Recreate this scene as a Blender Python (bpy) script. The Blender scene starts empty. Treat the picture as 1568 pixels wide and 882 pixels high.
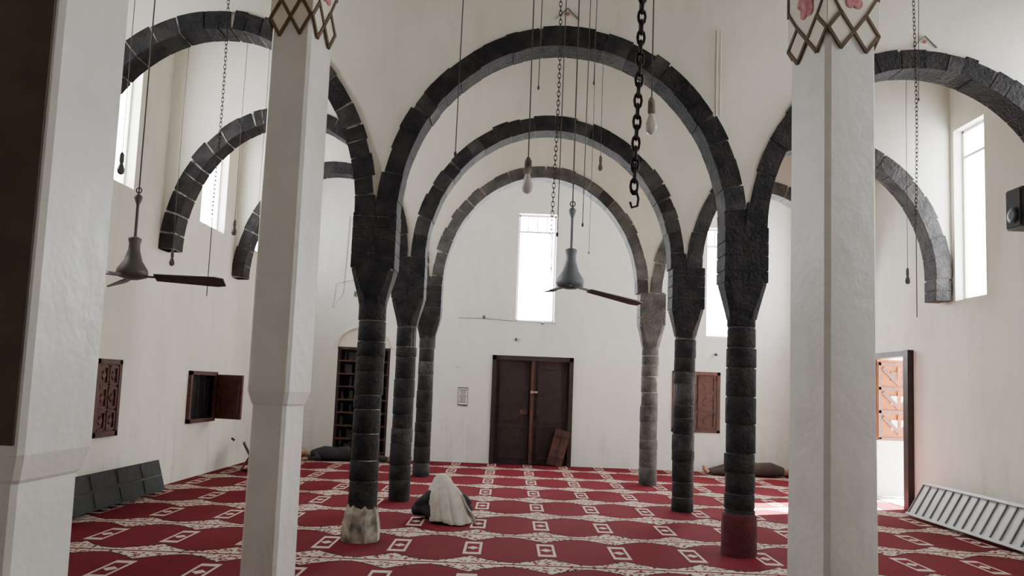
import bpy, bmesh, math, random
from mathutils import Vector, Matrix, Euler
random.seed(4)
S=bpy.context.scene
D=bpy.data
# ------------------------------------------------------------ materials
def mat(name,col,rough=.6,noise=.0,nscale=8,col2=None,bump=0,bscale=40,emit=None,estr=0,metal=0,spec=.5,stain=None):
    m=D.materials.new(name);m.use_nodes=True;nt=m.node_tree;b=nt.nodes['Principled BSDF']
    b.inputs['Roughness'].default_value=rough;b.inputs['Metallic'].default_value=metal
    b.inputs['Specular IOR Level'].default_value=spec
    c=(*col,1)
    tc=nt.nodes.new('ShaderNodeTexCoord')
    n=nt.nodes.new('ShaderNodeTexNoise');n.inputs['Scale'].default_value=nscale;n.inputs['Detail'].default_value=5
    nt.links.new(tc.outputs['Object'],n.inputs['Vector'])
    r=nt.nodes.new('ShaderNodeValToRGB')
    c2=(*(col2 or tuple(x*(1-noise) for x in col)),1)
    r.color_ramp.elements[0].position=.35;r.color_ramp.elements[1].position=.65
    r.color_ramp.elements[0].color=c2;r.color_ramp.elements[1].color=c
    nt.links.new(n.outputs['Fac'],r.inputs['Fac']);last=r.outputs['Color']
    if stain:
        mp=nt.nodes.new('ShaderNodeMapping');mp.inputs['Scale'].default_value=(2.5,2.5,.55);nt.links.new(tc.outputs['Object'],mp.inputs[0])
        n3=nt.nodes.new('ShaderNodeTexNoise');n3.inputs['Scale'].default_value=1.6;n3.inputs['Detail'].default_value=9;n3.inputs['Roughness'].default_value=.68
        nt.links.new(mp.outputs[0],n3.inputs['Vector'])
        r3=nt.nodes.new('ShaderNodeValToRGB');r3.color_ramp.elements[0].position=.52;r3.color_ramp.elements[1].position=.78
        r3.color_ramp.elements[0].color=(0,0,0,1);r3.color_ramp.elements[1].color=(.6,.6,.6,1)
        nt.links.new(n3.outputs['Fac'],r3.inputs[0])
        sx=nt.nodes.new('ShaderNodeSeparateXYZ');nt.links.new(tc.outputs['Object'],sx.inputs[0])
        mr=nt.nodes.new('ShaderNodeMapRange');mr.inputs[1].default_value=0;mr.inputs[2].default_value=1.3;mr.inputs[3].default_value=1.6;mr.inputs[4].default_value=.6
        nt.links.new(sx.outputs[2],mr.inputs[0])
        mu=nt.nodes.new('ShaderNodeMath');mu.operation='MULTIPLY';nt.links.new(r3.outputs[0],mu.inputs[0]);nt.links.new(mr.outputs[0],mu.inputs[1])
        mx=nt.nodes.new('ShaderNodeMix');mx.data_type='RGBA';nt.links.new(mu.outputs[0],mx.inputs[0]);nt.links.new(last,mx.inputs[6]);mx.inputs[7].default_value=(*stain,1)
        last=mx.outputs[2]
    nt.links.new(last,b.inputs['Base Color'])
    if bump:
        n2=nt.nodes.new('ShaderNodeTexNoise');n2.inputs['Scale'].default_value=bscale;n2.inputs['Detail'].default_value=3
        nt.links.new(tc.outputs['Object'],n2.inputs['Vector'])
        bp=nt.nodes.new('ShaderNodeBump');bp.inputs['Strength'].default_value=bump;bp.inputs['Distance'].default_value=.02
        nt.links.new(n2.outputs['Fac'],bp.inputs['Height']);nt.links.new(bp.outputs['Normal'],b.inputs['Normal'])
    if emit:
        b.inputs['Emission Color'].default_value=(*emit,1);b.inputs['Emission Strength'].default_value=estr
    return m
M_wall=mat('plaster',(.74,.705,.62),.85,.0,1.1,col2=(.68,.645,.56),bump=.3,bscale=6,stain=(.46,.42,.35))
M_wallb=mat('plaster_back',(.78,.775,.745),.8,.05,1.5,bump=.25,bscale=6,stain=(.52,.49,.43))
M_pil=mat('painted_pillar',(.73,.715,.675),.42,.10,3,bump=.45,bscale=9,stain=(.46,.43,.37))
M_board=mat('brown_cladding',(.07,.05,.035),.6,.3,4)
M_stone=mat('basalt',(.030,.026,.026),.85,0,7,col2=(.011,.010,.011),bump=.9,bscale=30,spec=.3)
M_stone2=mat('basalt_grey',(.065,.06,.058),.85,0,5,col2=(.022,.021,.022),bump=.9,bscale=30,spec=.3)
M_stone_haze=mat('basalt_hazed',(.11,.103,.096),.85,0,5,col2=(.04,.038,.037),bump=.8,bscale=30)  # same basalt for the far row, daylight haze painted into a lighter colour
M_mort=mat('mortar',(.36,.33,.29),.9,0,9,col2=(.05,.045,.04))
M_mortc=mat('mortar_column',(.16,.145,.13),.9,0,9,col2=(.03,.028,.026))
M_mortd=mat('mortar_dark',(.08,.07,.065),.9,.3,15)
M_base=mat('worn_base',(.42,.37,.29),.9,0,9,col2=(.10,.09,.08),bump=.5)
M_maroon=mat('maroon_cloth',(.09,.010,.016),.9,.4,6,bump=.5)
M_wood=mat('dark_wood',(.028,.012,.012),.55,.5,9,bump=.2)
M_wood2=mat('red_wood',(.09,.024,.016),.6,.45,12,bump=.2)
M_orange=mat('orange_wood',(.20,.055,.010),.6,.25,10,spec=.2)
M_pale=mat('pale_paint_and_glare',(.8,.78,.72),.6,.1)
M_lat=mat('lattice_brown',(.11,.065,.03),.7,.25,20)
M_cream=mat('cream_paint',(.70,.66,.57),.7,.08)
M_rose=mat('rose_paint',(.52,.22,.23),.7,0,25,col2=(.28,.07,.09))
M_iron=mat('iron',(.03,.025,.022),.5,.3,30,metal=.6)
M_fan=mat('fan_paint',(.09,.08,.075),.45,.2,10)
M_fan2=mat('fan_grey',(.16,.18,.20),.45,.2,10)
M_blade=mat('fan_blade',(.04,.032,.03),.5,.2,10)
M_cord=mat('cord',(.05,.045,.04),.7)
M_sock=mat('socket',(.08,.07,.06),.5)
M_glassb=mat('bulb_glass',(.90,.90,.87),.15,.03)
M_leath=mat('grey_vinyl',(.030,.031,.031),.7,.3,12,bump=.2,spec=.25)
M_rack=mat('rack_metal',(.50,.50,.49),.4,.15,6)
M_rackd=mat('rack_gap',(.12,.12,.12),.6)
M_blk=mat('black_plastic',(.015,.016,.018),.5)
M_paper=mat('paper',(.75,.75,.73),.8,.05)
M_ink=mat('ink',(.08,.08,.08),.8)
M_pane=mat('daylight_pane',(.9,.95,1),.5,emit=(.93,.97,1),estr=27)
M_paneb=mat('daylight_pane_back',(.9,.95,1),.5,emit=(.92,.97,1),estr=60)
M_cloth=mat('shawl_cloth',(.46,.41,.36),.9,.18,9,bump=.4,bscale=60)
M_dcl=mat('dark_cloth',(.03,.03,.035),.9,.3,9)
M_skin=mat('skin',(.36,.20,.13),.6,.1,20)
M_hair=mat('hair',(.02,.015,.012),.7)
M_bl=mat('blanket_brown',(.06,.04,.035),.95,.4,6,bump=.4)
M_redc=mat('red_cloth',(.30,.025,.025),.9,.3,6)
M_gr=mat('courtyard_stone',(.74,.72,.67),.9,.1)

# carpet
def carpet():
    m=D.materials.new('carpet');m.use_nodes=True;nt=m.node_tree;b=nt.nodes['Principled BSDF']
    b.inputs['Roughness'].default_value=.95;b.inputs['Specular IOR Level'].default_value=.1
    tc=nt.nodes.new('ShaderNodeTexCoord');sx=nt.nodes.new('ShaderNodeSeparateXYZ');nt.links.new(tc.outputs['Object'],sx.inputs[0])
    def mt(op,a,b2=None,c=None):
        n=nt.nodes.new('ShaderNodeMath');n.operation=op
        for i,v in enumerate((a,b2,c)):
            if v is None: continue
            if isinstance(v,(int,float)): n.inputs[i].default_value=v
            else: nt.links.new(v,n.inputs[i])
        return n.outputs[0]
    W,P=.70,1.27
    def dist(s,x0,per):
        f=mt('FRACT',mt('DIVIDE',mt('SUBTRACT',s,x0-per*50),per))
        return mt('MULTIPLY',mt('SUBTRACT',.5,mt('ABSOLUTE',mt('SUBTRACT',f,.5))),per)
    du=dist(sx.outputs[0],-.29,W);dp=dist(sx.outputs[1],7.35,P)
    dv=dist(sx.outputs[1],7.35+P/2,P)
    vo=nt.nodes.new('ShaderNodeTexVoronoi');vo.inputs['Scale'].default_value=24;nt.links.new(tc.outputs['Object'],vo.inputs['Vector'])
    spk=mt('GREATER_THAN',vo.outputs['Distance'],.42)
    k=mt('MAXIMUM',mt('SUBTRACT',1,mt('DIVIDE',du,.33)),0)
    wid=mt('ADD',.07,mt('MULTIPLY',mt('POWER',k,1.5),.22))
    scal=mt('LESS_THAN',dv,wid)
    scal=mt('MULTIPLY',scal,spk)
    edge=mt('LESS_THAN',mt('ABSOLUTE',mt('SUBTRACT',dv,wid)),.024)
    line=mt('MULTIPLY',mt('LESS_THAN',dv,.055),mt('GREATER_THAN',dist(sx.outputs[0],0,.10),.016))
    inl=mt('LESS_THAN',dv,.018)
    pil=mt('MULTIPLY',mt('LESS_THAN',du,.085),mt('LESS_THAN',dp,.27))
    hole=mt('MULTIPLY',mt('LESS_THAN',du,.060),mt('MULTIPLY',mt('LESS_THAN',dp,.19),mt('GREATER_THAN',mt('ADD',dp,mt('MULTIPLY',du,1.2)),.07)))
    pil=mt('MULTIPLY',pil,mt('SUBTRACT',1,hole))
    cream=mt('MAXIMUM',mt('MAXIMUM',scal,pil),line)
    cream=mt('MULTIPLY',cream,mt('SUBTRACT',1,inl))
    mix=nt.nodes.new('ShaderNodeMix');mix.data_type='RGBA';nt.links.new(cream,mix.inputs[0])
    nz=nt.nodes.new('ShaderNodeTexNoise');nz.inputs['Scale'].default_value=3;nt.links.new(tc.outputs['Object'],nz.inputs['Vector'])
    rr=nt.nodes.new('ShaderNodeValToRGB');rr.color_ramp.elements[0].color=(.09,.006,.012,1);rr.color_ramp.elements[1].color=(.145,.009,.018,1)
    nt.links.new(nz.outputs['Fac'],rr.inputs[0])
    m2=nt.nodes.new('ShaderNodeMix');m2.data_type='RGBA';nt.links.new(edge,m2.inputs[0]);nt.links.new(rr.outputs[0],m2.inputs[6]);m2.inputs[7].default_value=(.03,.009,.011,1)
    nt.links.new(m2.outputs[2],mix.inputs[6]);mix.inputs[7].default_value=(.46,.38,.32,1)
    nt.links.new(mix.outputs[2],b.inputs['Base Color'])
    return m
M_carpet=carpet()

# ------------------------------------------------------------ mesh builder
class MB:
    def __init__(s): s.v=[];s.f=[];s.m=[];s.sm=[];s.mats=[]
    def mi(s,m):
        if m not in s.mats: s.mats.append(m)
        return s.mats.index(m)
    def add(s,vs,fs,m,smooth=False,M=None):
        o=len(s.v)
        for v in vs:
            v=Vector(v)
            if M: v=M@v
            s.v.append(tuple(v))
        for f in fs:
            s.f.append([i+o for i in f]);s.m.append(s.mi(m));s.sm.append(smooth)
    def box(s,c,d,m,M=None):
        x,y,z=c;a,b,h=d[0]/2,d[1]/2,d[2]/2
        vs=[(x-a,y-b,z-h),(x+a,y-b,z-h),(x+a,y+b,z-h),(x-a,y+b,z-h),(x-a,y-b,z+h),(x+a,y-b,z+h),(x+a,y+b,z+h),(x-a,y+b,z+h)]
        s.add(vs,[(0,3,2,1),(4,5,6,7),(0,1,5,4),(1,2,6,5),(2,3,7,6),(3,0,4,7)],m,M=M)
    def loft(s,rings,m,smooth=True,cap=True,M=None):
        n=len(rings[0]);vs=[p for r in rings for p in r];fs=[]
        for i in range(len(rings)-1):
            for j in range(n):
                k=(j+1)%n;fs.append((i*n+j,i*n+k,(i+1)*n+k,(i+1)*n+j))
        s.add(vs,fs,m,smooth,M)
        if cap:
            s.add(rings[0],[tuple(range(n))[::-1]],m,False,M);s.add(rings[-1],[tuple(range(n))],m,False,M)
    def lathe(s,c,prof,m,n=16,smooth=True,M=None,rot=0):
        rs=[[(c[0]+r*math.cos(rot+2*math.pi*j/n),c[1]+r*math.sin(rot+2*math.pi*j/n),c[2]+z) for j in range(n)] for r,z in prof]
        s.loft(rs,m,smooth,True,M)
    def tube(s,pts,rad,m,n=6,M=None):
        pts=[Vector(p) for p in pts];rs=[]
        if not isinstance(rad,(list,tuple)): rad=[rad]*len(pts)
        for i,p in enumerate(pts):
            t=(pts[min(i+1,len(pts)-1)]-pts[max(i-1,0)]).normalized()
            u=t.orthogonal().normalized() if i==0 else (u-t*u.dot(t)).normalized()
            w=t.cross(u)
            rs.append([tuple(p+rad[i]*(u*math.cos(2*math.pi*j/n)+w*math.sin(2*math.pi*j/n))) for j in range(n)])
        s.loft(rs,m,True,True,M)
    def ell(s,c,r,m,n=14,k=9,M=None,rot=None):
        rs=[]
        for i in range(k+1):
            a=-math.pi/2+math.pi*i/k;a=max(-1.5,min(1.5,a))
            ring=[]
            for j in range(n):
                b=2*math.pi*j/n
                v=Vector((r[0]*math.cos(a)*math.cos(b),r[1]*math.cos(a)*math.sin(b),r[2]*math.sin(a)))
                if rot: v=Euler(rot).to_matrix()@v
                ring.append(tuple(v+Vector(c)))
            rs.append(ring)
        s.loft(rs,m,True,True,M)
    def torus(s,c,R,r,m,M=None,sx=1,n=12,k=6,axis='y'):
        rs=[]
        for i in range(n):
            a=2*math.pi*i/n;ring=[]
            for j in range(k):
                b=2*math.pi*j/k;q=R+r*math.cos(b)
                p=(q*math.cos(a),r*math.sin(b),q*math.sin(a)*sx)
                if axis=='x': p=(p[1],p[0],p[2])
                ring.append((c[0]+p[0],c[1]+p[1],c[2]+p[2]))
            rs.append(ring)
        rs.append(rs[0]);s.loft(rs,m,True,False,M)
    def build(s,name,parent=None,loc=None,rotz=0,fix=True):
        me=D.meshes.new(name);me.from_pydata(s.v,[],s.f)
        for m in s.mats: me.materials.append(m)
        for p,mi,sm in zip(me.polygons,s.m,s.sm): p.material_index=mi;p.use_smooth=sm
        if fix:
            bm=bmesh.new();bm.from_mesh(me);bmesh.ops.recalc_face_normals(bm,faces=bm.faces);bm.to_mesh(me);bm.free()
        o=D.objects.new(name,me);S.collection.objects.link(o)
        if loc: o.location=loc
        o.rotation_euler[2]=rotz
        if parent: o.parent=parent
        return o
def empty(name,loc=(0,0,0),rotz=0):
    o=D.objects.new(name,None);S.collection.objects.link(o);o.location=loc;o.rotation_euler[2]=rotz;o.empty_display_size=.2;return o

# ------------------------------------------------------------ shell
XL,XR,YB,YF,H=-4.75,5.85,15.2,-3.5,6.5
R=[7.5,10.05,12.7]
CL,CR=-1.40,2.30
def wall(name,to3,u0,u1,v0,v1,holes,th,m,mo=None):
    us=sorted({u0,u1}|{h[0] for h in holes}|{h[1] for h in holes});vs=sorted({v0,v1}|{h[2] for h in holes}|{h[3] for h in holes})
    b=MB()
    inh=lambda u,v:any(h[0]<u<h[1] and h[2]<v<h[3] for h in holes)
    for i in range(len(us)-1):
        for j in range(len(vs)-1):
            if inh((us[i]+us[i+1])/2,(vs[j]+vs[j+1])/2): continue
            for t in (0,th):
                b.add([to3(us[i],vs[j],t),to3(us[i+1],vs[j],t),to3(us[i+1],vs[j+1],t),to3(us[i],vs[j+1],t)],[(0,1,2,3)],m)
    for (a,c,e,f) in holes+[(u0,u1,v0,v1)]:
        for p,q in (((a,e),(c,e)),((c,e),(c,f)),((c,f),(a,f)),((a,f),(a,e))):
            b.add([to3(*p,0),to3(*q,0),to3(*q,th),to3(*p,th)],[(0,1,2,3)],m)
    return b.build(name,fix=False)
TH=.45
LW=[(5.8,6.5,3.8,5.3),(8.3,9.15,3.8,5.6),(11.15,12.1,3.85,5.5),(13.6,14.3,3.85,5.2)]  # first opening is hidden by a pillar, its glowing pane added for light
RWn=[(4.0,4.6,2.9,5.2),(6.5,7.2,2.9,5.2),(9.2,9.85,2.9,5.2),(13.9,14.5,2.9,5.1)]  # first opening is unseen, its glowing pane added as fill light
DR=(10.9,12.45,-.001,2.3)
BW=(.07,.85,2.88,5.1);BW2=(3.95,4.7,2.7,4.95)
wall('wall_left',lambda u,v,t:(XL-t,u,v),YF,YB,0,H,LW+[(8.6,9.15,.78,1.69),(11.15,12.15,.82,1.6)],TH,M_wall)
wall('wall_right',lambda u,v,t:(XR+t,u,v),YF,YB,0,H,RWn+[DR],TH,M_wall)
wall('wall_back',lambda u,v,t:(u,YB+t,v),XL,XR,0,H,[BW,BW2,(-.36,1.28,-.001,2.17),(3.28,4.25,.77,1.99),(-3.5,-2.43,-.001,2.22)],TH,M_wallb)
wall('wall_front',lambda u,v,t:(u,YF-t,v),XL,XR,0,H,[(3.0,4.6,.02,2.6)],TH,M_wall)
b=MB();b.box(((XL+XR)/2,(YF+YB)/2,-.1),(XR-XL+.1,YB-YF+.9,.2),M_carpet);b.build('floor')
b=MB();b.box(((XL+XR)/2,(YF+YB)/2,H+.1),(XR-XL+.9,YB-YF+.9,.2),M_wall)
for y in [i*.6-3 for i in range(30)]: b.box(((XL+XR)/2,y,H-.06),(XR-XL-.02,.1,.12),M_wood)
b.build('ceiling')
b=MB();b.box((19.9+.01,8,-.11),(28,50,.2),M_gr);b.box((-18.81,8,-.11),(28,50,.2),M_gr);b.build('ground_courtyard')

wc=0
def window(c,axis,w,h):
    global wc;wc+=1
    b=MB()
    b.box((0,0,0),(w-.02,.02,h-.02),M_paneb if axis=='b' else M_pane)
    for s in (-1,1): b.box((s*(w/2-.02),-.02,0),(.035,.05,h),M_pale)
    b.box((0,-.02,h/2-.02),(w,.05,.035),M_pale);b.box((0,-.02,-h/2+.02),(w,.05,.035),M_pale)
    b.box((0,-.02,h*.34),(w,.04,.035),M_pale)
    if axis=='b':
        for s in (-.5,0,.5): b.box((s*w*.5,-.02,h*.42),(.02,.03,h*.16),M_pale)
    o=b.build('window_%d'%wc,loc=c,rotz={'b':0,'l':math.pi/2,'r':-math.pi/2}[axis])
for (a,c,e,f) in LW: window((XL-.16,(a+c)/2,(e+f)/2),'l',c-a,f-e)
for (a,c,e,f) in RWn: window((XR+.16,(a+c)/2,(e+f)/2),'r',c-a,f-e)
for w_ in (BW,BW2): window(((w_[0]+w_[1])/2,YB+.18,(w_[2]+w_[3])/2),'b',w_[1]-w_[0],w_[3]-w_[2])

# ------------------------------------------------------------ arcades
TW=.24
SP=3.2;RISE=1.76;RT=.20;AD=.145
def arcpt(cx,r,ri,t,sp=SP): return (cx+r*math.cos(t),sp+ri*math.sin(t))
def arcade_wall(y,arches,sp=SP,off=.10,th=TW,m=M_wall,N=40,zmin=None):
    b=MB();prof=[]
    arches=sorted(arches,key=lambda a:a[0])
    prof.append((XL,sp))
    for (cx,r,ri) in arches:
        for i in range(N+1):
            t=math.pi*(1-i/N);x,z=arcpt(cx,r+off,ri+off,t,sp)
            if x>prof[-1][0]+1e-4: prof.append((x,z))
    if prof[-1][0]<XR: prof.append((XR,sp))
    prof=[(min(max(x,XL),XR),z) for x,z in prof]
    for (x0,z0),(x1,z1) in zip(prof,prof[1:]):
        if x1-x0<1e-5: continue
        vs=[(x0,y-th/2,z0),(x1,y-th/2,z1),(x1,y-th/2,H),(x0,y-th/2,H),(x0,y+th/2,z0),(x1,y+th/2,z1),(x1,y+th/2,H),(x0,y+th/2,H)]
        b.add(vs,[(0,1,2,3),(5,4,7,6),(0,4,5,1)],m)
    return b.build('arcade_wall',fix=False)
def wedge(b,p,y0,y1,m):
    vs=[(x,y0,z) for x,z in p]+[(x,y1,z) for x,z in p]
    b.add(vs,[(0,1,2,3),(7,6,5,4),(0,4,5,1),(1,5,6,2),(2,6,7,3),(3,7,4,0)],m)
def arch(y,cx,r,ri,ms,mm,gap,feet=(None,None),ns=25,rt=RT):
    b=MB();d=AD
    N=40
    for i in range(N):
        t0,t1=math.pi*i/N,math.pi*(i+1)/N
        wedge(b,[arcpt(cx,r+.008,ri+.008,t0),arcpt(cx,r+rt-.012,ri+rt-.012,t0),arcpt(cx,r+rt-.012,ri+rt-.012,t1),arcpt(cx,r+.008,ri+.008,t1)],y-d+.008,y+d-.008,mm)
    ws=[random.uniform(.6,1.4) for _ in range(ns)];tot=sum(ws);t=0
    for w in ws:
        t0=t;t1=t+math.pi*w/tot;t=t1
        g=gap*random.uniform(.3,1.4)/r/2;j=random.uniform(-.02,.02);k=random.uniform(-.006,.006);sk=random.uniform(-.012,.012)
        a0,a1=t0+g,t1-g;mid=(a0+a1)/2
        mm_=ms if random.random()<.85 else M_stone2
        for s0,s1 in ((a0,mid),(mid,a1)):
            wedge(b,[arcpt(cx,r+k,ri+k,s0),arcpt(cx,r+rt+j,ri+rt+j,s0+sk),arcpt(cx,r+rt+j,ri+rt+j,s1+sk),arcpt(cx,r+k,ri+k,s1)],y-d-k,y+d+k,mm_)
    for side,fz in ((-1,feet[0]),(1,feet[1])):
        if fz is None: continue
        x0,x1=sorted((cx+side*r,cx+side*(r+rt)))
        b.box(((x0+x1)/2,y,(fz+SP)/2),(rt-.03,2*d-.03,SP-fz),mm)
        z=fz
        while z<SP-.02:
            h=min(.14,SP-z);b.box(((x0+x1)/2,y,z+h/2),(rt,2*d,h-gap),ms);z+=h
    return b.build('stone_arch')
PW=.21
LA=((XL+.2+CL-PW)/2,(CL-PW-XL-.2)/2)
CA=((CL+CR)/2,(CR-CL)/2-PW)
RA=((CR+PW+XR-.22)/2,(XR-.22-CR-PW)/2)
for i,y in enumerate(R):
    e=[0,0,.10][i]
    ar=[(LA[0],LA[1],RISE+[.10,.06,.10][i]),(CA[0],CA[1],RISE+.06+e),(RA[0],RA[1],RISE-.04+e)]
    arcade_wall(y,ar)
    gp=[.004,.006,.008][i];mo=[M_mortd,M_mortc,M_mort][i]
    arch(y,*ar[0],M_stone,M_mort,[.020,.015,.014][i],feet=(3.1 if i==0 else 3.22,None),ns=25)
    arch(y,*ar[1],[M_stone,M_stone,M_stone_haze][i],mo,gp,ns=27)  # far arch gets the haze-lightened stone
    arch(y,*ar[2],[M_stone,M_stone2,M_stone_haze][i],[M_mortd,M_mortd,M_mort][i],.008,feet=(None,2.9),ns=23)
def column(x,y,ms,mort,sh=.135,base=None,n=14,gap=.008):
    b=MB()
    b.lathe((x,y,0),[(sh-.004,0),(sh-.007,.3),(sh-.008,2.4)],mort,n)
    z=.0
    while z<2.36:
        h=random.uniform(.13,.30);h=min(h,2.38-z)
        r=sh+.006*(1-z/2.4)+random.uniform(-.006,.006);g=gap/2*random.uniform(.0,1.5)
        b.lathe((x+random.uniform(-.006,.006),y,0),[(r-.005,z+g),(r,z+g+.008),(r-.001,z+h-g-.008),(r-.006,z+h-g)],ms if random.random()<.85 or ms==M_stone_haze else M_stone2,n,rot=random.random())
        z+=h
    def sq(w,d,z,c=.05):
        w/=2;d/=2
        return [(x-w+c,y-d,z),(x+w-c,y-d,z),(x+w,y-d+c,z),(x+w,y+d-c,z),(x+w-c,y+d,z),(x-w+c,y+d,z),(x-w,y+d-c,z),(x-w,y-d+c,z)]
    k=sh*1.9
    b.loft([sq(k,k,2.30,.07),sq(k+.03,k+.03,2.38,.07),sq(.36,.30,2.52),sq(.42,.33,2.64),sq(.42,.33,2.68)],ms,False)
    b.box((x,y,2.93),(.40,.29,.58),mort)
    z=2.66
    while z<3.19:
        h=min(random.uniform(.11,.16),3.22-z);xs=random.uniform(-.08,.08)
        b.box((x-(.22-xs)/2-.0,y,z+h/2),(.22+xs-gap,.31,h-gap),ms)
        b.box((x+(.22+xs)/2,y,z+h/2),(.22-xs-gap+.0,.31,h-gap),ms)
        z+=h
    if base=='worn':
        b.lathe((x,y,0),[(.19,0),(.195,.10),(.185,.16),(.16,.30),(.14,.35)],M_base,8,False,rot=.39)
    if base=='cloth':
        b.lathe((x,y,0),[(.175,0),(.17,.1),(.172,.25),(.166,.38),(.15,.40)],M_maroon,16)
    return b.build('stone_column')
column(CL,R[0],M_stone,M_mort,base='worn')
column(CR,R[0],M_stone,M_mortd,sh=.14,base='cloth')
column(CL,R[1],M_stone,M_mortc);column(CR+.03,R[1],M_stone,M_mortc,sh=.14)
column(CL-.02,R[2],M_stone,M_mortc);column(CR+.06,R[2],M_stone_haze,M_mort,sh=.145)

# near white-painted pillars
def pillar(x,y,s,rot,lip=None,low=None,cham=.03,lattice=True,rose=True,board=False,z0=3.86):
    b=MB()
    def sq(w,z,c=cham):
        w/=2;return [(-w+c,-w,z),(w-c,-w,z),(w,-w+c,z),(w,w-c,z),(w-c,w,z),(-w+c,w,z),(-w,w-c,z),(-w,-w+c,z)]
    if lip:
        b.loft([sq(low+.015,0),sq(low,lip)],M_pil,False)
        b.loft([sq(low-.01,lip-.04),sq(s-.04,lip-.02),sq(s,lip+.06),sq(s,lip+.6),sq(s-.01,4.7)],M_pil,False)
    else:
        b.loft([sq(s+.02,0),sq(s,1.5),sq(s-.005,4.7)],M_pil,False)
    if board:
        b.box((-.01,-s/2-.004,(lip+.08+4.7)/2),(s-.03,.012,4.7-lip-.1),M_board)
    if lattice:
        w=s/2
        for a in range(4):
            Mx=Matrix.Rotation(a*math.pi/2,4,'Z')
            nx=2;dw=s/nx;hh=.125
            pts=[(-w-.004,-w-.006,4.7),(-w-.004,-w-.006,z0+hh)]
            for i in range(nx): pts+=[(-w+(i+.5)*dw,-w-.006,z0),(-w+(i+1)*dw+(.004 if i==nx-1 else 0),-w-.006,z0+hh)]
            pts.append((w+.004,-w-.006,4.7))
            b.add(pts,[tuple(range(len(pts)))],M_cream,M=Mx)
            def strip(p,q,wd=.022):
                p=Vector(p);q=Vector(q);L=(q-p).length;an=math.atan2(q.z-p.z,q.x-p.x)
                T=Mx@Matrix.Translation(((p.x+q.x)/2,-w-.010,(p.z+q.z)/2))@Matrix.Rotation(-an,4,'Y')
                b.box((0,0,0),(L+.010,.010,wd),M_lat,M=T)
            for i in range(nx):
                xa=-w+i*dw;xm=xa+dw/2;xb=xa+dw
                for e_ in (xa,xb):
                    strip((xm,0,z0),(e_,0,z0+hh));strip((e_,0,z0+hh),(xm,0,z0+2*hh))
                    if (e_==xa and i==0) or (e_==xb and i==nx-1): strip((xm,0,z0+2*hh),(e_,0,z0+3.2*hh),.016)
            if rose:
                zr=z0+3*hh+.04
                strip((-w,0,z0+3*hh),(-w,0,4.68),.014);strip((w,0,z0+3*hh),(w,0,4.68),.014)
                b.ell((0,-w-.010,zr),(.075,.006,.11),M_rose,M=Mx)
                for q in range(6):
                    b.ell((.06*math.cos(q*1.05),-w-.010,zr+.10*math.sin(q*1.05)),(.04,.005,.045),M_rose,M=Mx)
    return b.build('painted_pillar',loc=(x,y,0),rotz=rot)
pillar(-1.52,5.0,.305,math.radians(-15),lip=1.40,low=.25,cham=.02,z0=3.84)
pillar(2.14,5.0,.40,math.radians(16),cham=.03,z0=3.86)
pillar(-1.69,2.54,.40,0,lip=1.22,low=.34,cham=.015,lattice=False,board=True)
pillar(2.35,2.5,.40,0,lip=1.17,low=.34,cham=.015,lattice=False)
for y in (5.0,2.5,0-.2):
    arcade_wall(y,[(-3.2,1.4,1.2),(.33,1.55,1.25),(4.05,1.5,1.2)],sp=4.65,off=0,th=.34)
pillar(-1.7,-.2,.40,0,lip=1.17,low=.34,cham=.015,lattice=False)
pillar(2.35,-.2,.40,0,lip=1.17,low=.34,cham=.015,lattice=False)

# ------------------------------------------------------------ doors & shutters
def leaf(b,w,h,m,x0=0,y=0,M=None,mp=None,rows=((.06,.36),(.42,.93))):
    mp=mp or m
    b.box((x0+w/2,y,h/2),(w,.04,h),m,M=M)
    for a,c in rows:
        zc=(a+c)/2*h;hh=(c-a)*h
        for s in (-1,1):
            b.box((x0+w/2+s*(w*.38),y-.03,zc),(.03,.03,hh),mp,M=M)
            b.box((x0+w/2,y-.03,zc+s*(hh/2)),(w*.78,.03,.03),mp,M=M)
        dd=min(w*.5,hh*.6)
        T=(M or Matrix())@Matrix.Translation((x0+w/2,y-.027,zc))@Matrix.Rotation(math.pi/4,4,'Y')
        b.box((0,0,0),(dd*.7,.022,dd*.7),mp,M=T)
b=MB();w=1.64
for s in (-1,1): b.box((.46+s*(w/2-.04),YB+.05,1.085),(.08,.16,2.17),M_wood)
b.box((.46,YB+.05,2.125),(w,.16,.09),M_wood);b.box((.46,YB+.03,1.08),(.06,.1,2.1),M_wood2);b.box((.46,YB+.14,1.08),(w,.03,2.16),M_wood)
leaf(b,.74,2.08,M_wood,-.28,YB+.10,mp=M_wood)
leaf(b,.74,2.08,M_wood,.49,YB+.10,mp=M_wood)
b.box((.50,YB-.03,1.45),(.14,.03,.04),M_base);b.tube([(.55,YB-.03,1.5),(.62,YB-.05,1.44),(.56,YB-.03,1.36)],.012,M_iron)
b.box((.30,YB+.03,1.05),(.14,.01,.10),M_wood2)
b.build('door_1')
b=MB()
T=Matrix.Translation((.93,YB-.16,0))@Matrix.Rotation(math.radians(-7),4,'X')@Matrix.Rotation(math.radians(14),4,'Y')
b.box((0,0,.38),(.30,.025,.72),M_wood2,M=T);b.box((0,-.02,.38),(.04,.02,.7),M_wood,M=T);b.box((0,-.02,.6),(.28,.02,.04),M_wood,M=T);b.box((0,-.02,.18),(.28,.02,.04),M_wood,M=T)
b.build('leaning_board')
b=MB()
b.box((XR+.02,DR[0]+.06,1.15),(.22,.13,2.3),M_wood);b.box((XR+.2,DR[1]-.03,1.15),(.12,.05,2.3),M_wood2)
b.box((XR+.06,(DR[0]+DR[1])/2,2.26),(.16,DR[1]-DR[0]-.02,.08),M_wood)
T=Matrix.Translation((XR+.16,DR[1]-.09,0))
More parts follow.
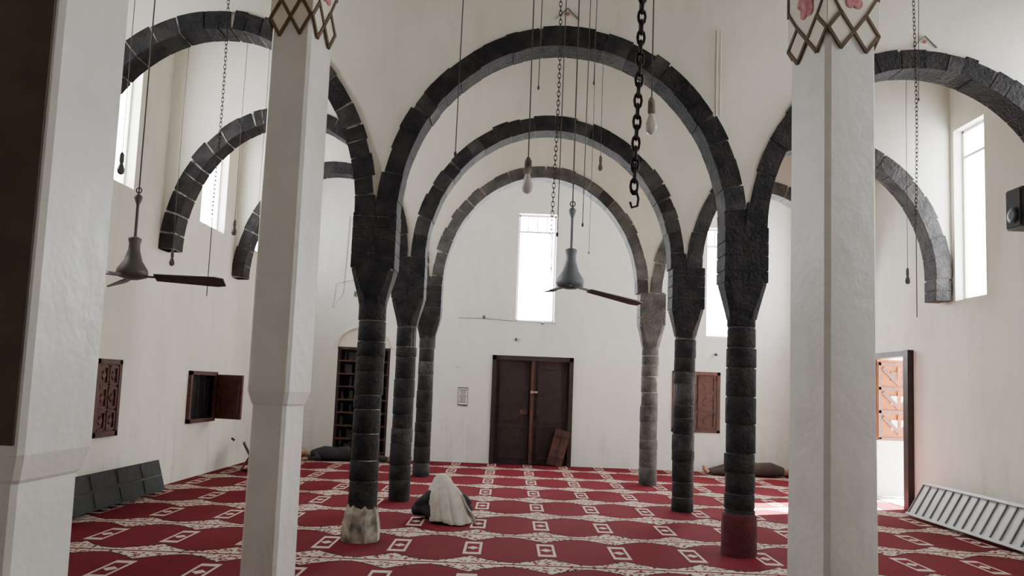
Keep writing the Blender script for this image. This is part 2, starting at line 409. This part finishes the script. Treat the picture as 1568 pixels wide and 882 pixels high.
b.box((.36,0,1.57),(.70,.04,1.3),M_orange,M=T);b.box((.36,0,.46),(.70,.04,.9),M_pale,M=T)  # pale lower half is outdoor glare painted onto the leaf
for z0,z1 in ((1.80,2.1),(1.42,1.70),(1.0,1.32)):
    b.box((.36,-.03,(z0+z1)/2),(.26,.02,(z1-z0)*.5),M_pale if z1<2 else M_wood2,M=T)
    b.box((.36,-.04,(z0+z1)/2),(.05,.02,z1-z0),M_orange,M=T)
    for s in (-1,1):
        TT=T@Matrix.Translation((.36+s*.13,-.042,(z0+z1)/2))@Matrix.Rotation(s*.8,4,'Y');b.box((0,0,0),(.06,.015,.36),M_wood2,M=TT)
for z0 in (.93,1.37,1.75,2.15): b.box((.36,-.03,z0),(.66,.02,.05),M_wood2,M=T)
for s in (-1,1): b.box((.36+s*.31,-.03,1.55),(.05,.02,1.25),M_wood2,M=T)
b.build('door_2')
def shutter(name,M,w,h,openleaf=False):
    b=MB()
    for s in (-1,1): b.box((s*(w/2-.03),0,0),(.06,.10,h),M_wood2,M=M)
    for s in (-1,1): b.box((0,0,s*(h/2-.03)),(w,.10,.06),M_wood2,M=M)
    if openleaf:
        b.box((0,.14,0),(w-.1,.02,h-.1),M_blk,M=M)
        T=M@Matrix.Translation((w/2-.03,-.06,-h/2+.04))@Matrix.Rotation(math.radians(-105),4,'Z')
        leaf(b,w/2-.03,h-.08,M_wood2,0,0,M=T,mp=M_wood2,rows=((.1,.9),))
        for i in range(1,4): b.tube([M@Vector((-w/2+i*w/4,.05,-h/2)),M@Vector((-w/2+i*w/4,.05,h/2))],.008,M_iron)
        for zz in (-.2,.05,.25): b.box((0,.05,zz),(w-.1,.012,.012),M_iron,M=M)
        for s in (-1,1): b.box((s*(w/2-.055),.10,0),(.01,.22,h-.08),M_wood,M=M)
        for s in (-1,1): b.box((0,.10,s*(h/2-.055)),(w-.1,.22,.01),M_wood,M=M)
    else:
        for i in (0,1):
            T=M@Matrix.Translation((-w/2+.06+i*(w/2-.06),.0,-h/2+.05))
            leaf(b,w/2-.065,h-.1,M_wood2,0,0,M=T,mp=M_wood2,rows=((.05,.3),(.36,.64),(.7,.95)))
        b.torus((0,0,0),.025,.006,M_iron,M=M@Matrix.Translation((0,-.05,0)))
    return b.build(name)
ML=lambda y,z:Matrix.Translation((XL-.0,y,z))@Matrix.Rotation(math.pi/2,4,'Z')
shutter('window_shutter',ML(8.875,1.235),.55,.91)
shutter('window_shutter',ML(11.65,1.21),1.0,.78,True)
shutter('window_shutter',Matrix.Translation((3.765,YB+.03,1.38)),.97,1.22)
b=MB();x0,x1=-3.5,-2.43;cx=(x0+x1)/2
b.box((cx,YB+.4,1.11),(x1-x0-.01,.03,2.2),M_blk)
for s in (x0+.03,x1-.03,cx): b.box((s,YB+.2,1.11),(.05,.36,2.2),M_wood)
for i in range(9): b.box((cx,YB+.16,.12+i*.26),(x1-x0-.02,.3,.03),M_wood2)
b.box((cx,YB+.02,2.19),(x1-x0-.01,.05,.05),M_wood)
random.seed(2)
for i in range(8):
    x=x0+.1
    while x<x1-.15:
        w=random.uniform(.03,.06);h=random.uniform(.13,.2)
        if random.random()<.6: b.box((x+w/2,YB+.18,.137+i*.26+h/2),(w-.004,.2,h),random.choice([M_blk,M_wood,M_dcl,M_leath]))
        x+=w
b.build('bookcase')
b=MB();N=16;rad=(x1-x0)/2
pts=[(cx+(rad+.03)*math.cos(math.pi*i/N),YB-.012,2.22+.42*math.sin(math.pi*i/N)) for i in range(N+1)]
b.tube(pts,.03,M_cream,6);b.add([(p[0],YB-.006,p[2]) for p in pts],[tuple(range(N+1))],M_cream)
b.build('trim_1')
b=MB();b.box((-.93,YB-.008,1.31),(.2,.012,.36),M_paper)
for s in (-1,1): b.box((-.93+s*.095,YB-.016,1.31),(.01,.004,.36),M_ink)
for i in range(7): b.box((-.93,YB-.016,1.44-i*.04),(.15-.02*(i%3),.003,.016),M_ink)
b.box((-.93,YB-.014,1.14),(.2,.012,.025),M_ink);b.box((-.93,YB-.014,1.485),(.2,.012,.02),M_ink);b.build('wall_notice')
def sconce(x,z,s=.05):
    b=MB()
    b.box((x,YB-.02,z),(s,.04,s*1.2),M_sock);b.ell((x,YB-.07,z-.01),(s*.6,s*.7,s*.6),M_sock);b.build('wall_lamp')
sconce(-.57,2.93);sconce(.1,2.5,.045);sconce(4.15,2.35,.04);sconce(.62,2.85,.04)
b=MB();b.tube([(-1.1,YB-.01,2.9),(-.5,YB-.01,2.9),(.1,YB-.01,2.87),(.9,YB-.01,2.85)],.004,M_cord);b.tube([(-3.4,YB-.01,4.9),(-3.45,YB-.01,3.3),(-3.65,YB-.01,3.0),(-3.6,YB-.01,3.5),(-3.2,YB-.01,3.6)],.004,M_cord);b.build('electric_cable')
b=MB();b.box((-3.0,YB-.02,3.15),(.09,.04,.12),M_pale);b.box((-3.2,YB-.02,3.3),(.05,.04,.1),M_sock);b.box((-1.05,YB-.015,1.95),(.1,.03,.1),M_pale)
b.build('light_switch')
b=MB()
for x in (1.98,2.02): b.tube([(x,R[0]-TW/2-.008,4.35),(x,R[0]-TW/2-.008,5.25)],.005,M_cream)
b.build('trim_2')
for x,zt in ((.45,5.32),(4.1,5.17)):
    b=MB();y=R[0]-TW/2-.012
    b.tube([(x-.12,y,zt-.02),(x,y,zt+.10),(x+.12,y,zt-.02)],.008,M_base);b.ell((x,y,zt+.04),(.02,.008,.02),M_rose);b.build('arch_finial')

# ------------------------------------------------------------ hanging things
def fan(x,y,z,rot,lens,mb,mbl,top=H,droop=4,ang=0,wid=1.0):
    b=MB()
    b.tube([(0,0,.2),(0,0,.62)],.012,mb,8)
    b.lathe((0,0,0),[(.014,.30),(.05,.285),(.05,.27),(.042,.24),(.044,.19),(.07,.10),(.115,.03),(.12,0),(.11,-.03),(.05,-.05),(.01,-.055)],mb,20)
    b.lathe((0,0,.58),[(.012,-.02),(.03,.03),(.032,.05),(.012,.07)],mb,14)
    b.tube([(0,0,.60),(0.0,0,top-z)],.006,M_cord,5)
    b.torus((0,0,.68),.022,.005,M_iron)
    for i,L in enumerate(lens):
        T=Matrix.Rotation(rot+i*2*math.pi/3,4,'Z')@Matrix.Rotation(math.radians(droop),4,'Y')
        b.box((.15,0,-.02),(.12,.035,.014),mb,M=T)
        T2=T@Matrix.Rotation(math.radians(ang),4,'X')
        n=8;top_=[]
        for k in range(n+1):
            q=k/n;xx=.18+q*(L-.18);w=(.055+.03*q)*wid
            if k==n: w*=.7
            top_.append((xx,w))
        vs=[(xx,-w,-.02) for xx,w in top_]+[(xx,w,-.02) for xx,w in top_[::-1]]
        m=len(vs);vs2=vs+[(a,c,d-.010) for a,c,d in vs]
        fs=[tuple(range(m)),tuple(range(2*m-1,m-1,-1))]+[(j,j+m,(j+1)%m+m,(j+1)%m) for j in range(m)]
        b.add(vs2,fs,mbl,M=T2)
    return b.build('ceiling_fan',loc=(x,y,z))
fan(-3.07,6.0,2.34,math.radians(8),(.72,.70,.70),M_fan,M_blade,ang=-20,droop=1)
fan(.48,6.3,2.44,math.radians(20),(.68,.24,.24),M_fan2,M_blade,droop=9,ang=-8,wid=.8)
def chain(x,y,z0,z1,L,r,name='hanging_chain',tail=None,seed=0):
    b=MB();z=z0+L/2;i=0
    while z<z1:
        b.torus((x+.012*math.sin(z*2),y,z),L*.26,r,M_iron,sx=1.9,n=10,k=5,axis='x' if i%2 else 'y');z+=L*.80;i+=1
    if tail=='hook': b.tube([(x,y,z0+.02),(x+.015,y,z0-.03),(x+.01,y,z0-.07),(x-.02,y,z0-.08),(x-.03,y,z0-.05)],r*.9,M_iron)
    elif tail: b.tube([(x,y,z0),(x,y,z0-tail)],.004,M_cord)
    return b.build(name)
chain(.645,4.0,2.62,H,.075,.0080,tail='hook')
chain(-2.54,6.2,2.85,H,.045,.0026,tail=.65)
chain(3.36,6.2,3.0,H,.045,.0026,tail=.75)
chain(.28,5.6,2.7,H,.045,.0028,tail=.3)
def pend(x,y,z,glass=True,s=1,seg=None):
    b=MB()
    b.tube([(x+.01,y,H),(x-.004,y,(z+H)/2),(x,y,z+.1*s)],.0035,M_cord,5)
    b.lathe((x,y,z),[(.008,.13*s),(.018*s,.11*s),(.019*s,.05*s),(.014*s,.04*s)],M_base if glass else M_sock,10)
    b.lathe((x,y,z),[(.012*s,.045*s),(.015*s,.03*s),(.028*s,-.010*s),(.030*s,-.03*s),(.023*s,-.052*s),(.008*s,-.062*s)],M_glassb if glass else M_sock,14)
    return b.build('hanging_bulb')
pend(.72,4.0,3.02,s=1.1);pend(.055,4.0,2.66,s=1.05);pend(1.01,9.0,4.28,False,1.0);pend(-3.34,6.2,3.26,False,1.0);pend(-3.3,8.7,3.25,False,1.0)
pend(4.61,8.7,2.98,False,1.0);pend(-4.0,8.7,2.86,False,1.0)
for (x,y,z) in ((-.344,4.0,2.8),(.12,5.0,3.6),(.47,5.2,2.7),(.56,5.6,3.9),(.26,4.6,2.5),(.72,4.5,3.6),(-3.0,8.6,3.3),(.9,9,3.2),(3.5,6.4,4.2),(4.0,8.6,2.6)):
    b=MB();b.tube([(x,y,H),(x+.01,y,(z+H)/2),(x,y,z)],.0032,M_cord,5);b.ell((x,y,z),(.008,.008,.016),M_cord);b.build('hanging_cord')

# ------------------------------------------------------------ floor things
b=MB()
for i in range(5):
    y0=7.1+i*.56
    T=Matrix.Translation((-4.52,y0+.27,.22))@Matrix.Rotation(math.radians(-16),4,'Y')
    for k in range(2):
        b.box((0,0,-.10+k*.20),(.13,.555,.198),M_leath,M=T);b.box((.068,0,-.10+k*.20),(.015,.49,.155),M_leath,M=T)
b.build('backrest_cushion')
b=MB();y0,y1=7.2,10.3
T=Matrix.Translation((5.42,0,0))@Matrix.Rotation(math.radians(30),4,'Y')
b.box((0,(y0+y1)/2,.27),(.02,y1-y0,.48),M_rack,M=T)
n=18
for i in range(n+1): b.box((-.015,y0+i*(y1-y0)/n,.27),(.02,.018,.48),M_rackd,M=T)
for z in (.045,.51): b.box((-.02,(y0+y1)/2,z),(.05,y1-y0,.035),M_rack,M=T)
b.build('shoe_rack')
b=MB();yy=8.3;b.box((XR-.13,yy,3.76),(.22,.26,.46),M_blk);b.box((XR-.25,yy,3.76),(.02,.23,.42),M_leath);b.lathe((0,0,0),[(.08,0),(.09,.01),(.05,.02)],M_blk,16,M=Matrix.Translation((XR-.26,yy,3.68))@Matrix.Rotation(-math.pi/2,4,'Y'));b.box((XR-.02,yy,3.8),(.06,.1,.1),M_iron)
b.build('loudspeaker')
b=MB()
for s in (-1,1):
    T=Matrix.Rotation(math.radians(s*28),4,'Y')
    b.box((0,0,.27),(.02,.32,.50),M_wood2,M=Matrix.Translation((-s*.13,0,0))@T)
b.tube([(-.25,-.16,.5),(-.3,-.16,.54)],.02,M_wood2)
b.build('book_stand',loc=(-4.25,12.6,0),rotz=.3)

# ------------------------------------------------------------ people
def remesh(o,vox=.012,sm=4):
    m=o.modifiers.new('r','REMESH');m.mode='VOXEL';m.voxel_size=vox;m.use_smooth_shade=True
    if sm:
        k=o.modifiers.new('s','SMOOTH');k.iterations=sm;k.factor=.5
def hand(b,p,d,up,side,M_,s=1):
    p=Vector(p);d=Vector(d).normalized();up=Vector(up).normalized();w=d.cross(up).normalized()*side
    b.tube([p-d*.01,p+d*.04,p+d*.085],[.022*s,.036*s,.034*s],M_,8)
    for i,(o,L) in enumerate(((-.027,.062),(-.009,.075),(.010,.070),(.027,.055))):
        q=p+d*.08+w*o
        b.tube([q,q+d*L*.5+up*.004,q+d*L*.8-up*.012,q+d*L*.95-up*.03],[.0095,.009,.008,.006],M_,6)
    q=p+d*.02-w*.03
    b.tube([q,q-w*.025+d*.025,q-w*.03+d*.055-up*.01],[.012,.010,.008],M_,6)
def make_man(loc,rz):
    man=empty('seated_man',loc,rz)
    b=MB()
    b.tube([(-.12,0,.12),(-.11,0,.20),(-.06,0,.29),(.01,0,.34),(.07,0,.37)],[.13,.125,.12,.10,.05],M_dcl,14)
    b.ell((-.10,0,.11),(.17,.20,.11),M_dcl)
    for s in (-1,1):
        b.tube([(-.10,s*.10,.11),(.04,s*.22,.15),(.12,s*.31,.11)],[.10,.085,.075],M_dcl,10)
        b.tube([(.12,s*.31,.11),(.20,s*.14,.06),(.20,-s*.06,.055)],[.072,.055,.04],M_dcl,10)
        b.tube([(.20,-s*.06,.055),(.16,-s*.13,.045)],[.04,.03],M_dcl,8)
        b.tube([(.0,s*.13,.34),(.0,s*.23,.25),(.03,s*.29,.19)],[.07,.065,.055],M_dcl,10)
        b.tube([(.03,s*.29,.19),(.15,s*.22,.17),(.25,s*.12,.15)],[.055,.045,.03],M_dcl,10)
    o=b.build('body',man);remesh(o,.014,5)
    b=MB()
    for s in (-1,1): hand(b,(.245,s*.12,.15),(.7,-s*.5,-.35),(.2,0,1),s,M_skin)
    b.build('hands',man)
    b=MB();hc=Vector((.17,0,.405));HM=Matrix.Translation(hc)@Matrix.Rotation(math.radians(50),4,'Y')
    b.ell((0,0,0),(.090,.073,.105),M_skin,16,12,M=HM);b.ell((.03,0,-.06),(.06,.055,.055),M_skin,M=HM)
    b.tube([(.088,0,.02),(.108,0,-.02),(.095,0,-.03)],[.01,.016,.012],M_skin,8,M=HM)
    b.tube([(-.10,0,-.03),(-.02,0,-.06)],[.05,.05],M_skin,10,M=HM)
    for s in (-1,1):
        b.ell((.078,s*.032,.012),(.012,.015,.009),M_paper,M=HM);b.ell((.087,s*.032,.012),(.005,.007,.007),M_hair,M=HM)
        b.ell((-.005,s*.074,-.01),(.018,.01,.03),M_skin,M=HM);b.tube([(.083,s*.05,.033),(.09,s*.02,.036)],.005,M_hair,M=HM)
    b.tube([(.083,-.025,-.058),(.09,0,-.06),(.083,.025,-.058)],.006,M_rose,M=HM)
    b.ell((-.015,0,.022),(.090,.076,.092),M_hair,M=HM)
    b.ell((.05,0,-.085),(.045,.045,.03),M_hair,M=HM)
    b.build('head',man)
    b=MB();n=120;rings=[]
    prof=[(.155,.0,.012,.012,.560),(.150,.0,.05,.045,.548),(.135,.0,.105,.085,.51),(.105,.0,.145,.108,.46),(.055,0,.18,.15,.40),(.01,-.01,.20,.185,.33),(-.03,-.02,.215,.20,.24),(-.07,-.03,.225,.205,.15),(-.11,-.045,.24,.215,.07),(-.14,-.055,.27,.235,.012)]
    for i,(cx_,cy_,rx,ry,z) in enumerate(prof):
        f=i/(len(prof)-1);ring=[]
        for j in range(n):
            a=2*math.pi*j/n
            ph=a*8+1.8*math.sin(a*2)+1.2*f
            fold=(abs(math.sin(ph/2))**.7-.55)
            w=max(0,f-.12)
            s_=1+.17*w*fold+.06*w*math.sin(a*5+4*f)+.03*w*math.sin(a*19+3*f)
            x=cx_+rx*s_*math.cos(a);y=cy_+ry*s_*math.sin(a);zz=z
            if f>.45:
                fr=max(0,math.cos(a)+.1)/1.1
                zz+=.26*(f-.45)/.55*fr**.8+.03*w*math.sin(a*3+1)
                zz=max(zz,.008)
            ring.append((x,y,zz))
        rings.append(ring)
    b.loft(rings,M_cloth,True,False)
    b.add(rings[0],[tuple(range(n))],M_cloth,True)
    r2=[]
    for i in range(9):
        f=i/8;row=[]
        px=-.10-.10*f-.05*math.sin(f*3);py=-.15-.14*f;pz=.30*(1-f)**1.4+.02+.012*math.sin(f*12)
        for j in range(9):
            g=j/8-.5;row.append((px+g*.15*(1-.2*f),py+g*.05,pz+.022*math.sin(g*16+f*4)+.012))
        r2.append(row)
    vs=[p for r in r2 for p in r];fs=[(i*9+j,i*9+j+1,(i+1)*9+j+1,(i+1)*9+j) for i in range(8) for j in range(8)]
    b.add(vs,fs,M_cloth,True)
    o=b.build('shawl',man)
    k=o.modifiers.new('so','SOLIDIFY');k.thickness=.010;k.offset=1
    return man
mn=make_man((-.70,8.78,0),math.radians(108));mn.scale=(.98,1.02,.88)
def lying(loc,rot,mb,mc,L=1.55):
    e=empty('sleeping_person',loc,rot)
    b=MB()
    b.tube([(.0,0,.10),(.25,0,.14),(.50,.0,.13),(.72,.02,.15)],[.09,.14,.13,.15],mb,14)
    b.tube([(.72,.05,.13),(1.05,-.12,.14),(1.12,-.14,.13)],[.12,.085,.07],mb,12);b.tube([(1.12,-.14,.13),(1.45,.0,.07),(1.5,0,.06)],[.07,.05,.04],mb,12)
    b.tube([(.72,.1,.10),(1.1,.05,.09),(1.45,.1,.06)],[.11,.08,.05],mb,12)
    b.tube([(.08,-.14,.13),(.22,-.22,.06),(.0,-.26,.05)],[.06,.05,.035],mb,10)
    o=b.build('clothed_body',e);remesh(o,.02,4)
    b=MB();b.ell((-.2,0,.13),(.11,.085,.085),M_skin,14,10);b.ell((-.22,.02,.145),(.10,.085,.08),M_hair,14,10)
    b.tube([(-.1,0,.11),(.02,0,.11)],[.05,.06],M_skin,8);b.ell((-.2,-.09,.13),(.02,.015,.012),M_skin)
    b.build('head',e)
    b=MB();hand(b,(0.0,-.26,.05),(-1,.1,-.1),(0,0,1),1,M_skin);b.build('hand',e)
    b=MB()
    for y in (.0,.1): b.tube([(1.47,y,.05),(1.52,y-.02,.1),(1.54,y-.04,.17)],[.04,.035,.02],M_skin,8)
    b.build('feet',e)
    b=MB();b.ell((-.25,0,.03),(.16,.2,.045),mc,16,8);b.build('pillow',e)
lying((-3.75,14.6,0),.0,M_dcl,M_redc)
lying((5.35,14.7,0),math.pi,M_bl,M_dcl)
b=MB()
for (x,r) in ((-2.0,.12),(-1.7,.09)): b.ell((x,14.8,r*.7),(r*1.3,r,r*.75),M_bl,12,8)
b.build('bundle_of_clothes')
b=MB();b.ell((-4.25,14.2,.05),(.2,.15,.05),M_redc,12,8);b.ell((-4.0,14.1,.04),(.14,.1,.04),M_redc,12,8);b.build('folded_cloth')

# ------------------------------------------------------------ light
w=D.worlds.new('World');S.world=w;w.use_nodes=True
bg=w.node_tree.nodes['Background'];bg.inputs[0].default_value=(.95,.97,1,1);bg.inputs[1].default_value=8.0
sun=D.lights.new('sun','SUN');sun.energy=230;sun.angle=.012;sun.color=(1,.97,.93)
so=D.objects.new('sun',sun);S.collection.objects.link(so);so.location=(12,14,10)
so.rotation_euler=Vector((-1,-.42,-.74)).to_track_quat('-Z','Y').to_euler()
# ------------------------------------------------------------ camera
cam=D.cameras.new('camera');co=D.objects.new('camera',cam);S.collection.objects.link(co)
cam.sensor_width=36;cam.lens=1150/1568*36;cam.shift_y=50/1568;cam.clip_start=.05
co.matrix_world=Matrix.Translation((0,0,1.55))@Matrix.Rotation(math.radians(95),4,'X')@Matrix.Rotation(math.radians(2.2),4,'Z')
S.camera=co
